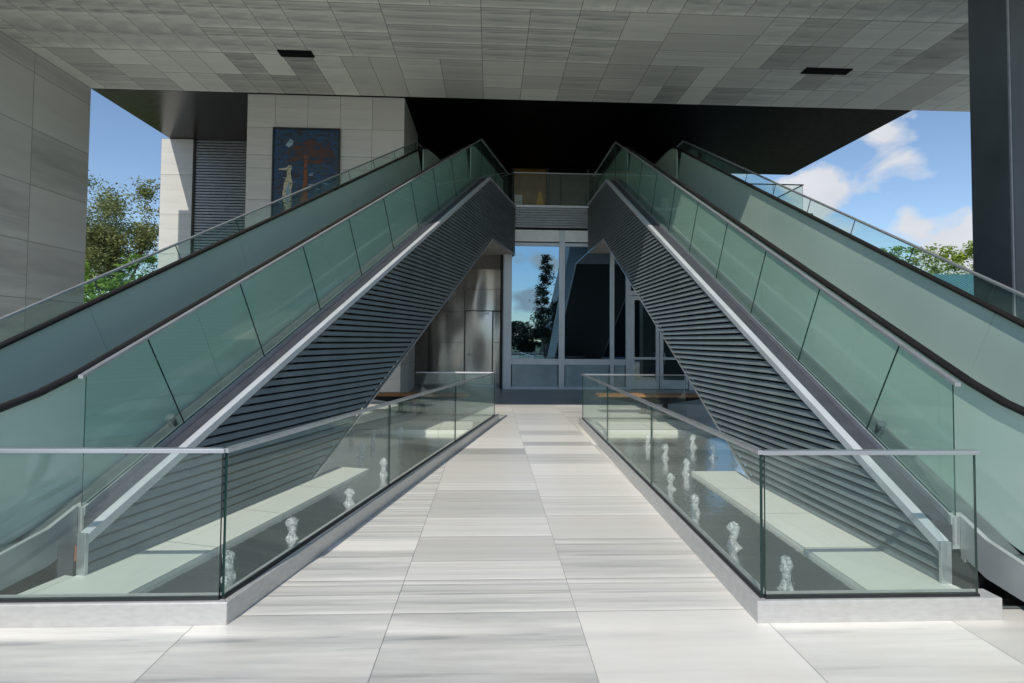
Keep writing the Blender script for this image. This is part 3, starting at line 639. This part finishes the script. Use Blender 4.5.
# fountain jets
def jet(x, y, h, label):
    h *= .8; mb = MB(); n = 12; prof = [(0, .060), (.12, .040), (.3, .028), (.5, .030), (.65, .038), (.8, .042), (.92, .028), (1.0, .006)]; sd_ = random.random()*99
    rings = []
    for k in range(15):
        tt = k/14
        for (a, ra), (b, rb) in zip(prof, prof[1:]):
            if a <= tt <= b: r = ra+(rb-ra)*(tt-a)/(b-a)
        i = len(mb.v); rings.append(i)
        for j in range(n):
            an = 2*math.pi*j/n; q = 1+.8*noise.noise(Vector((math.cos(an)*3.2+sd_, math.sin(an)*3.2, tt*3.5)))
            mb.v.append((r*q*math.cos(an)+.01*noise.noise(Vector((sd_, tt*4, 0))), r*q*math.sin(an), tt*h))
    for a, b in zip(rings, rings[1:]):
        for j in range(n): mb.f.append([a+j, a+(j+1) % n, b+(j+1) % n, b+j]); mb.mi.append(0)
    for k in range(14):       # droplets
        a = random.random()*6.28; q = random.random(); rr = .03+.06*q; z = max(.006, h*(.95-.9*q*q)*random.random()**.5); s_ = random.uniform(.002, .004)
        c = Vector((rr*math.cos(a), rr*math.sin(a), z)); i = len(mb.v)
        for d in ((1, 0, 0), (-1, 0, 0), (0, 1, 0), (0, -1, 0), (0, 0, 1.5), (0, 0, -1.5)): mb.v.append(tuple(c+Vector(d)*s_))
        for f in ((0, 2, 4), (2, 1, 4), (1, 3, 4), (3, 0, 4), (2, 0, 5), (1, 2, 5), (3, 1, 5), (0, 3, 5)): mb.f.append([i+q_ for q_ in f]); mb.mi.append(0)
    o_ = mb.build('fountain_jet', 'spray', smooth=True, loc=(x, y, .02)); tag(o_, label, 'fountain jet', 'water jets bubbling in the pools')
for x, y, h, lab in (
    (-1.79, 3.78, .25, 'water jet nearest the front corner of the left pool'), (-1.63, 4.53, .22, 'second water jet from the front in the left pool, beside the plinth'),
    (-1.40, 5.45, .20, 'third water jet from the front in the left pool, in the row along the walkway'), (-1.29, 6.59, .27, 'tall water jet by the walkway glass just past the end of the left plinth'),
    (-1.79, 7.57, .26, 'water jet beyond the left plinth, nearest of the rear row'), (-1.81, 8.41, .26, 'water jet in the middle of the rear row of the left pool'),
    (-1.50, 9.1, .24, 'water jet near the back ledge of the left pool, closest to the walkway'), (-2.35, 9.2, .26, 'water jet at the back of the left pool, deepest under the escalator'),
    (2.01, 3.55, .28, 'water jet nearest the front corner of the right pool'), (1.98, 4.27, .26, 'second water jet from the front in the right pool'),
    (1.99, 5.1, .24, 'third water jet from the front in the right pool, along the walkway'), (2.04, 5.94, .23, 'fourth water jet from the front in the right pool, along the walkway'),
    (2.47, 6.6, .25, 'water jet just past the end of the right plinth'), (2.5, 7.49, .27, 'water jet in the middle of the rear row of the right pool'),
    (2.5, 8.33, .26, 'water jet at the back of the right pool, nearest the ledge'), (3.19, 8.25, .26, 'water jet at the back of the right pool, deepest under the escalator'),
    (3.2, 7.49, .26, 'water jet under the right escalator, level with the middle of the rear row')):
    jet(x, y, h, lab)

# ------------------------------------------------------------------ benches
def bench(x0, x1, y, label):
    t = thing('bench', label, 'bench', ((x0+x1)/2, y, 0), 0, 'wooden benches behind the pools'); w = (x1-x0)/2
    mb = MB()
    for k in range(5): mb.box(-w, w, -.23+k*.094, -.145+k*.094, .40, .455)
    mb.build('seat', 'bench_wood', t, bevel=.006)
    mb = MB(); n = 12
    top = [(-w*.95+2*w*.95*k/n, .395) for k in range(n+1)]; bot = [(-w*.95+2*w*.95*k/n, .385-.16*math.sin(math.pi*k/n)) for k in range(n+1)]
    mb.prism(top+bot[::-1], -.04, .04); mb.build('curved_beam', 'bench_metal', t)
    for s in (-.25, .25):
        mb = MB(); mb.box(s-.05, s+.05, -.06, .06, .02, .26); mb.box(s-.12, s+.12, -.15, .15, .0, .02); mb.build('leg', 'bench_metal', t)
bench(-3.1, -.46, 12.3, 'orange wooden bench behind the left pool'); bench(2.5, 5.2, 12.3, 'orange wooden bench behind the right pool')

# ------------------------------------------------------------------ storefront
YS = 16.4
sf = thing('glass_storefront', 'grey framed glass storefront with double doors under the bridge', 'storefront', (0, YS, 0))
ZB = .18
def frame(mb, x0, x1, z0, z1, y0=-.07, y1=.06): mb.box(x0, x1, y0, y1, z0, z1)
mb = MB()
for a in ((.41, .65, ZB, 4.7), (2.12, 2.30, ZB, 5.12), (3.72, 3.85, ZB, 4.7), (4.22, 4.37, ZB, 4.7), (6.20, 6.35, ZB, 4.7), (7.6, 7.75, ZB, 4.7)): frame(mb, *a)
for (x0, x1) in ((.65, 2.12), (2.30, 3.72), (3.85, 4.22), (6.35, 7.6)):
    for (z0, z1) in ((ZB, ZB+.08), (.94, 1.12), (4.62, 4.72)): frame(mb, x0, x1, z0, z1, -.065, .055)
frame(mb, 4.37, 6.20, 4.62, 4.72, -.065, .055); frame(mb, 4.37, 6.20, 3.12, 3.26, -.065, .055)
mb.build('frame', 'alu_frame', sf, bevel=.006)
for (x0, x1) in ((.65, 2.12), (2.30, 3.72), (3.85, 4.22), (6.35, 7.6)):
    mb = MB(); mb.box(x0, x1, -.02, .0, 1.12, 4.62); mb.build('window_pane', 'window_glass', sf)
    mb = MB(); mb.box(x0+.03, x1-.03, -.03, .0, ZB+.08, .94); mb.build('lower_panel', 'spandrel_blue', sf)
    mb = MB(); mb.box(x0+.002, x1-.002, -.05, .0, 4.76, 5.12); mb.build('upper_panel', 'spandrel_white', sf)
mb = MB(); mb.box(4.37, 6.20, -.02, .0, 3.26, 4.62); mb.build('window_pane', 'window_glass', sf)
mb = MB(); mb.box(.3, 7.8, .25, .3, ZB, 5.1); mb.build('interior_wall', 'interior_dark', sf)
for x0, x1, hx in ((4.38, 5.27, 5.14), (5.29, 6.18, 5.42)):
    d = MB()
    for a in ((x0, x0+.11, ZB+.02, 3.10), (x1-.11, x1, ZB+.02, 3.10), (x0+.11, x1-.11, 2.97, 3.10), (x0+.11, x1-.11, ZB+.02, ZB+.3), (x0+.11, x1-.11, 1.12, 1.19)): d.box(a[0], a[1], -.05, .0, a[2], a[3])
    dd = d.build('door', 'alu_frame', sf, bevel=.004)
    q = MB(); q.box(x0+.11, x1-.11, -.03, -.015, ZB+.3, 1.12); q.box(x0+.11, x1-.11, -.03, -.015, 1.19, 2.97); q.build('door_pane', 'door_glass', dd)
    q = MB(); q.tube([(hx, -.05, .98), (hx, -.11, 1.0), (hx, -.13, 1.15), (hx, -.11, 1.3), (hx, -.05, 1.32)], .014, 8); q.build('door_handle', 'brushed_silver', dd, smooth=True)

# recess with stainless steel wall
rc = thing('steel_wall', 'polished stainless steel wall with a flush door under the left escalator', 'wall', (0, 18.0, 0))
mb = MB()
for (x0, x1, z0, z1) in ((-2.1, -.88, ZB, 1.6), (-2.1, -.88, 1.605, 2.63), (-2.1, -.88, 2.635, 3.4), (.1, .38, ZB, 1.6), (.1, .38, 1.605, 2.63), (-.875, .38, 2.69, 3.4), (-2.1, .38, 3.405, 4.1)): mb.box(x0, x1-.006, 0, .03, z0, z1)
mb.build('steel_panels', 'steel_wall', rc, bevel=.004)
d = MB(); d.box(-.84, .06, .012, .04, ZB, 2.66); dd = d.build('door', 'steel_wall', rc, bevel=.003)
q = MB(); q.tube([(-.76, .01, 1.18), (-.76, -.06, 1.18), (-.64, -.06, 1.18)], .012, 8); q.build('door_handle', 'brushed_silver', dd)
q = MB(); q.box(-.42, -.05, -.05, .01, 2.56, 2.62); q.build('door_closer', 'brushed_silver', dd)
mb = MB(); mb.box(-3.2, -2.1, 0, .05, ZB, 4.6); mb.box(-2.1, .4, .05, .1, ZB, 4.6); mb.box(-2.1, .4, .0, .05, 4.1, 4.6); mb.build('upper_lining', 'beige_soffit', rc)
mb = MB(); mb.box(-3.2, .409, -1.7, .0, 4.62, 4.68); mb.build('recess_ceiling', 'beige_soffit', rc)
mb = MB(); mb.box(.385, .409, -1.53, .0, ZB, 4.6); mb.build('side_lining', 'alu_frame', rc)
gw = thing('glass_partition', 'dark glazed partition left of the steel wall', 'partition', (-5.2, 17.9, 0))
mb = MB()
for x in (0, .9, 1.8, 2.6): mb.box(x, x+.09, -.06, .06, ZB, 4.6)
mb.build('mullions', 'bench_metal', gw); mb = MB(); mb.box(.0, 2.69, -.01, .01, ZB, 4.6); mb.build('pane', 'door_glass', gw)
bw = MB(); bw.box(-4.2, -2.9, 15.5, 15.7, .0, 1.6); tag(bw.build('low_wall', 'spandrel_white'), 'low white wall half hidden behind the left escalator', 'wall')
mb = MB(); mb.box(-8.0, -3.2, 17.8, 18.2, 0, 5.2); tag(mb.build('rear_wall', 'far_wall'), 'grey rear wall under the upper floor left of the partition', 'wall')

# ------------------------------------------------------------------ bridge and upper floor
br = thing('bridge', 'upper floor bridge deck with grey ribbed fascia between the escalators', 'bridge', (0, YS, 0))
mb = MB(); mb.box(-6.5, 10.3, .06, 7.5, 5.3, 5.83); mb.build('deck', 'fascia_grey', br)
mb = MB(); z = 5.20
while z < 5.78: mb.box(-.2, 4.4, -.06, .02, z, z+.062); z += .078
mb.build('ribbed_fascia', 'fascia_grey', br); mb = MB(); mb.box(-.2, 4.4, -.0, .055, 5.14, 5.82); mb.build('fascia_backing', 'dark_back', br)
mb = MB(); mb.box(-.2, 4.4, -.10, .055, 5.82, 5.89); mb.build('edge_trim', 'white_trim', br, bevel=.005)
gr = thing('glass_railing', 'thin glass railing across the bridge between the two escalators', 'railing', (0, YS-.03, 5.89))
for x0, x1 in ((.70, 2.15), (2.17, 3.6), (3.62, 5.2)):
    mb = MB(); mb.prism([(x0, 0), (x1, 0), (x1, 1.01), (x0, 1.01)], -.008, .008, 0, 1); mb.build('glass_panel', ['clear_glass', 'glass_edge'], gr)
mb = MB(); mb.box(.69, 5.2, -.02, .02, 1.012, 1.035); mb.build('top_rail', 'brushed_silver', gr)
mb = MB(); mb.tube([(.7, 0, 1.024), (0, .8, 1.024)], .013, 8); mb.build('side_rail', 'brushed_silver', gr)
mb = MB()
for a, b in (((.69, .01), (.01, .79)),): mb.face([(a[0], a[1], 0), (b[0], b[1], 0), (b[0], b[1], 1.01), (a[0], a[1], 1.01)])
mb.build('glass_panel', 'clear_glass', gr)
tb = thing('glass_railing', 'clear glass balcony corner rail on the upper terrace against the sky', 'railing', (10.3, 17.0, 5.84))
for k in range(3):
    mb = MB(); mb.prism([(-3.0+k, 0), (-2.01+k, 0), (-2.01+k, 1.05), (-3.0+k, 1.05)], -.008, .008, 0, 1); mb.build('glass_panel', ['clear_glass', 'pale_edge'], tb)
    mb = MB(); mb.box(-.008, .008, .01+k*1.3, 1.3+k*1.3, 0, 1.05); mb.build('glass_panel', 'clear_glass', tb)
mb = MB(); mb.box(-3.0, .02, -.02, .02, 1.05, 1.08); mb.box(-.02, .02, .02, 3.9, 1.05, 1.08); mb.build('top_rail', 'bench_metal', tb)
us = thing('upper_facade', 'dim upper floor facade with brown wall behind the bridge', 'facade', (0, 19.9, 5.84))
mb = MB(); mb.box(-6.4, 8.0, .02, .3, 0, 2.36); mb.build('wall', 'black_soffit', us)
mb = MB(); mb.box(.85, 2.06, -.01, .02, 0, 2.36); mb.build('brown_panel', 'interior_brown', us)
mb = MB(); mb.box(2.2, 3.6, -.01, .02, 0, 2.2); mb.build('grey_panel', 'interior_grey', us)
for x in (.78, 2.08, 3.62, 5.0):
    mb = MB(); mb.box(x, x+.07, -.08, .0, 0, 2.36); mb.build('mullion', 'interior_grey', us)
ws = thing('wet_floor_sign', 'yellow folding floor sign standing on the bridge', 'floor sign', (1.55, 16.85, 5.835))
for s in (-1, 1):
    mb = MB(); i = 0
    mb.prism([(-.15, 0), (.15, 0), (.03, .62), (-.03, .62)], s*.15-.008, s*.15+.008)
    mb.v = [(x, y*(1-z/.64)+s*.008, z) for x, y, z in mb.v]; mb.build('panel', 'yellow_plastic', ws)
nb = thing('notice_stand', 'small white notice board at the left end of the bridge', 'notice', (.86, 16.8, 5.835))
mb = MB(); mb.box(-.12, .12, -.01, .01, .18, .5); mb.build('board', 'paper_white', nb)
mb = MB(); mb.box(-.015, .015, -.01, .01, 0, .18); mb.box(-.16, .16, -.08, .08, 0, .02); mb.build('foot', 'paper_white', nb)

# ------------------------------------------------------------------ trees
def tree(name, label, cat, x, y, h, r, leaf, nleaf, lsize, trunk_h, seed, cols=.5, flat_=.75, group=None, clumps=26, sparse=1.0, cone=False):
    rnd = random.Random(seed)
    t = thing(name, label, cat, (x, y, -.05), 0, group)
    mb = MB(); tips = []
    def limb(p, d, ln, rad, depth):
        n = 5; path = [p]; q = p; dd = d
        for k in range(n):
            dd = (dd+Vector((rnd.uniform(-.16, .16), rnd.uniform(-.16, .16), rnd.uniform(-.03, .1)))).normalized(); q = q+dd*ln/n; path.append(q)
        mb.tube(path, [rad*(1-.55*k/n) for k in range(n+1)], 6)
        if depth == 0: tips.append(q); tips.append(path[3]); return
        for j in range(rnd.choice((3, 4))):
            a = rnd.uniform(0, 6.28); sp_ = rnd.uniform(.45, .95)
            nd = (dd*1.0+Vector((math.cos(a)*sp_, math.sin(a)*sp_, rnd.uniform(.0, .5)))).normalized()
            limb(path[rnd.choice((3, 4, 5))], nd, ln*rnd.uniform(.55, .78), rad*.45, depth-1)
    limb(Vector((0, 0, 0)), Vector((rnd.uniform(-.1, .1), 0, 1)), trunk_h, r*.055+.04, 2)
    mb.build('trunk', 'bark', t, smooth=True)
    # clumps around branch tips
    cz = (trunk_h+h)/2; rz = (h-trunk_h)/2*1.08
    cl = []
    for k in range(clumps):
        while True:
            v = Vector((rnd.uniform(-1, 1), rnd.uniform(-1, 1), rnd.uniform(-1, 1)))
            if .25 < v.length < 1: break
        kk = (1.0-.42*(v.z+1)) if cone else 1
        cl.append((Vector((v.x*r*kk, v.y*r*kk, cz+v.z*rz)), r*rnd.uniform(.16, .34)))
    mx_ = h-.2
    for p_ in tips:
        if p_.z < mx_: cl.append((p_, r*rnd.uniform(.14, .26)))
    f = MB()
    per = nleaf//len(cl)
    for c, cr_ in cl:
        tone = rnd.random()
        for k in range(int(per*rnd.uniform(.6, 1.3)*sparse)):
            v = Vector((rnd.gauss(0, .5), rnd.gauss(0, .5), rnd.gauss(0, .38)))*cr_
            p_ = c+v
            if p_.z > h or p_.z < .1: continue
            a = Vector((rnd.uniform(-1, 1), rnd.uniform(-1, 1), rnd.uniform(-.6, .6))).normalized(); b = a.cross(Vector((rnd.uniform(-1, 1), rnd.uniform(-1, 1), rnd.uniform(-1, 1)))).normalized()
            s_ = lsize*rnd.uniform(.6, 1.4)
            q = min(1, max(0, tone*.6+rnd.random()*.4))
            f.face([p_-a*s_, p_+b*s_*.45, p_+a*s_, p_-b*s_*.45], 0, None, (q, q, q))
    f.build('crown', leaf, t); return t
G = 'trees beyond the plaza on the left'
tree('broadleaf_tree', 'dark loose tree beside the left wall, tallest of the group', 'tree', -35.2, 45, 15.6, 5.0, 'leaf_dark', 15000, .10, 5.5, 3, group=G, clumps=24)
tree('broadleaf_tree', 'olive brown tree with bare forked trunk next to the white pier', 'tree', -27.0, 40, 13.6, 3.6, 'leaf_olive', 12000, .115, 5.0, 12, group=G, clumps=18)
tree('broadleaf_tree', 'olive tree standing between the dark tree and the forked tree', 'tree', -30.8, 44, 13.4, 3.6, 'leaf_olive', 12000, .10, 4.6, 21, group=G, clumps=26)
for k, (x, y, h, r_, lab) in enumerate(((-22.6, 30, 6.0, 2.2, 'bright green shrub right beside the left marble wall'), (-20.2, 30, 5.2, 2.0, 'bright green shrub in the middle of the hedge under the trees'), (-18.2, 29, 6.2, 1.6, 'bright green shrub closest to the white pier'))):
    tree('shrub', lab, 'shrub', x, y, h, r_, 'leaf_bright', 6000, .13, 1.0, 50+k, group='shrubs under the left trees', clumps=30)
for k, (x, y, h, r_, lab) in enumerate(((39.6, 50, 11.2, 2.8, 'smaller green tree peeking over the right escalator rail'), (44.2, 50, 12.2, 3.3, 'lime green tree above the teal roof'), (48.8, 50, 12.2, 2.6, 'lime green tree cut by the edge of the dark column'))):
    tree('roundtop_tree', lab, 'tree', x, y, h, r_, 'leaf_bright' if k == 0 else 'leaf_lime', 8000, .17, 3.5, 70+k, group='trees beyond the right escalator', clumps=40)
# trees that the storefront mirrors
tree('slender_tree', 'slender dark tree mirrored in the left storefront window', 'tree', 5.3, -18, 10.0, 1.7, 'leaf_shade', 11000, .10, 1.6, 90, clumps=60, cone=True)
for k in range(9):
    tree('distant_tree', 'low dark tree of the row along the road behind the viewer', 'tree', -22+k*4.4, -33.5+random.uniform(-1, 1), 4.7+random.uniform(-.7, .7), 3.0, 'leaf_shade', 6000, .2, .7, 110+k, group='row of trees along the road', clumps=22)

# teal roofed pavilion on the right
pv = thing('pavilion', 'pavilion with teal ribbed metal roof seen past the right escalator', 'building', (39.6, 42, .75))
mb = MB(); mb.box(-5, 5, -3, 3, -.82, 4.6); mb.build('wall', 'far_wall', pv)
mb = MB(); mb.face([(-5.6, -3.6, 4.5), (5.6, -3.6, 4.5), (5.6, 0, 6.6), (-5.6, 0, 6.6)]); mb.face([(-5.6, 3.6, 4.5), (5.6, 3.6, 4.5), (5.6, 0, 6.6), (-5.6, 0, 6.6)][::-1])
for k in range(38): x = -5.6+k*.3; mb.prism([(x, 0), (x+.08, 0), (x+.08, .1), (x, .1)], 0, 0) if 0 else mb.hexa([(x, -3.62), (x+.1, -3.62), (x+.1, -3.6), (x, -3.6)], 4.4, 4.5)
for k in range(38):
    x = -5.6+k*.3; i = len(mb.v); mb.v += [(x, -3.62, 4.50), (x+.08, -3.62, 4.50), (x+.08, 0, 6.60), (x, 0, 6.60), (x, -3.62, 4.62), (x+.08, -3.62, 4.62), (x+.08, 0, 6.72), (x, 0, 6.72)]
    for f in ((0, 1, 5, 4), (1, 2, 6, 5), (3, 0, 4, 7), (4, 5, 6, 7)): mb.f.append([i+q for q in f]); mb.mi.append(0)
mb.build('roof', 'teal_roof', pv)
# black block across the plaza, mirrored in the windows
bb = thing('office_building', 'black glazed office block with slanted concrete pier behind the viewer', 'building', (7, -24, 0))
mb = MB(); mb.prism([(-.6, 0), (14, 0), (14, 12.5), (2.2, 12.5)], -6, 0); mb.build('facade', 'dark_facade', bb)
mb = MB(); mb.prism([(-1.2, 0), (-.6, 0), (2.2, 12.5), (1.6, 12.5)], -6, .2); mb.build('slanted_pier', 'interior_grey', bb)
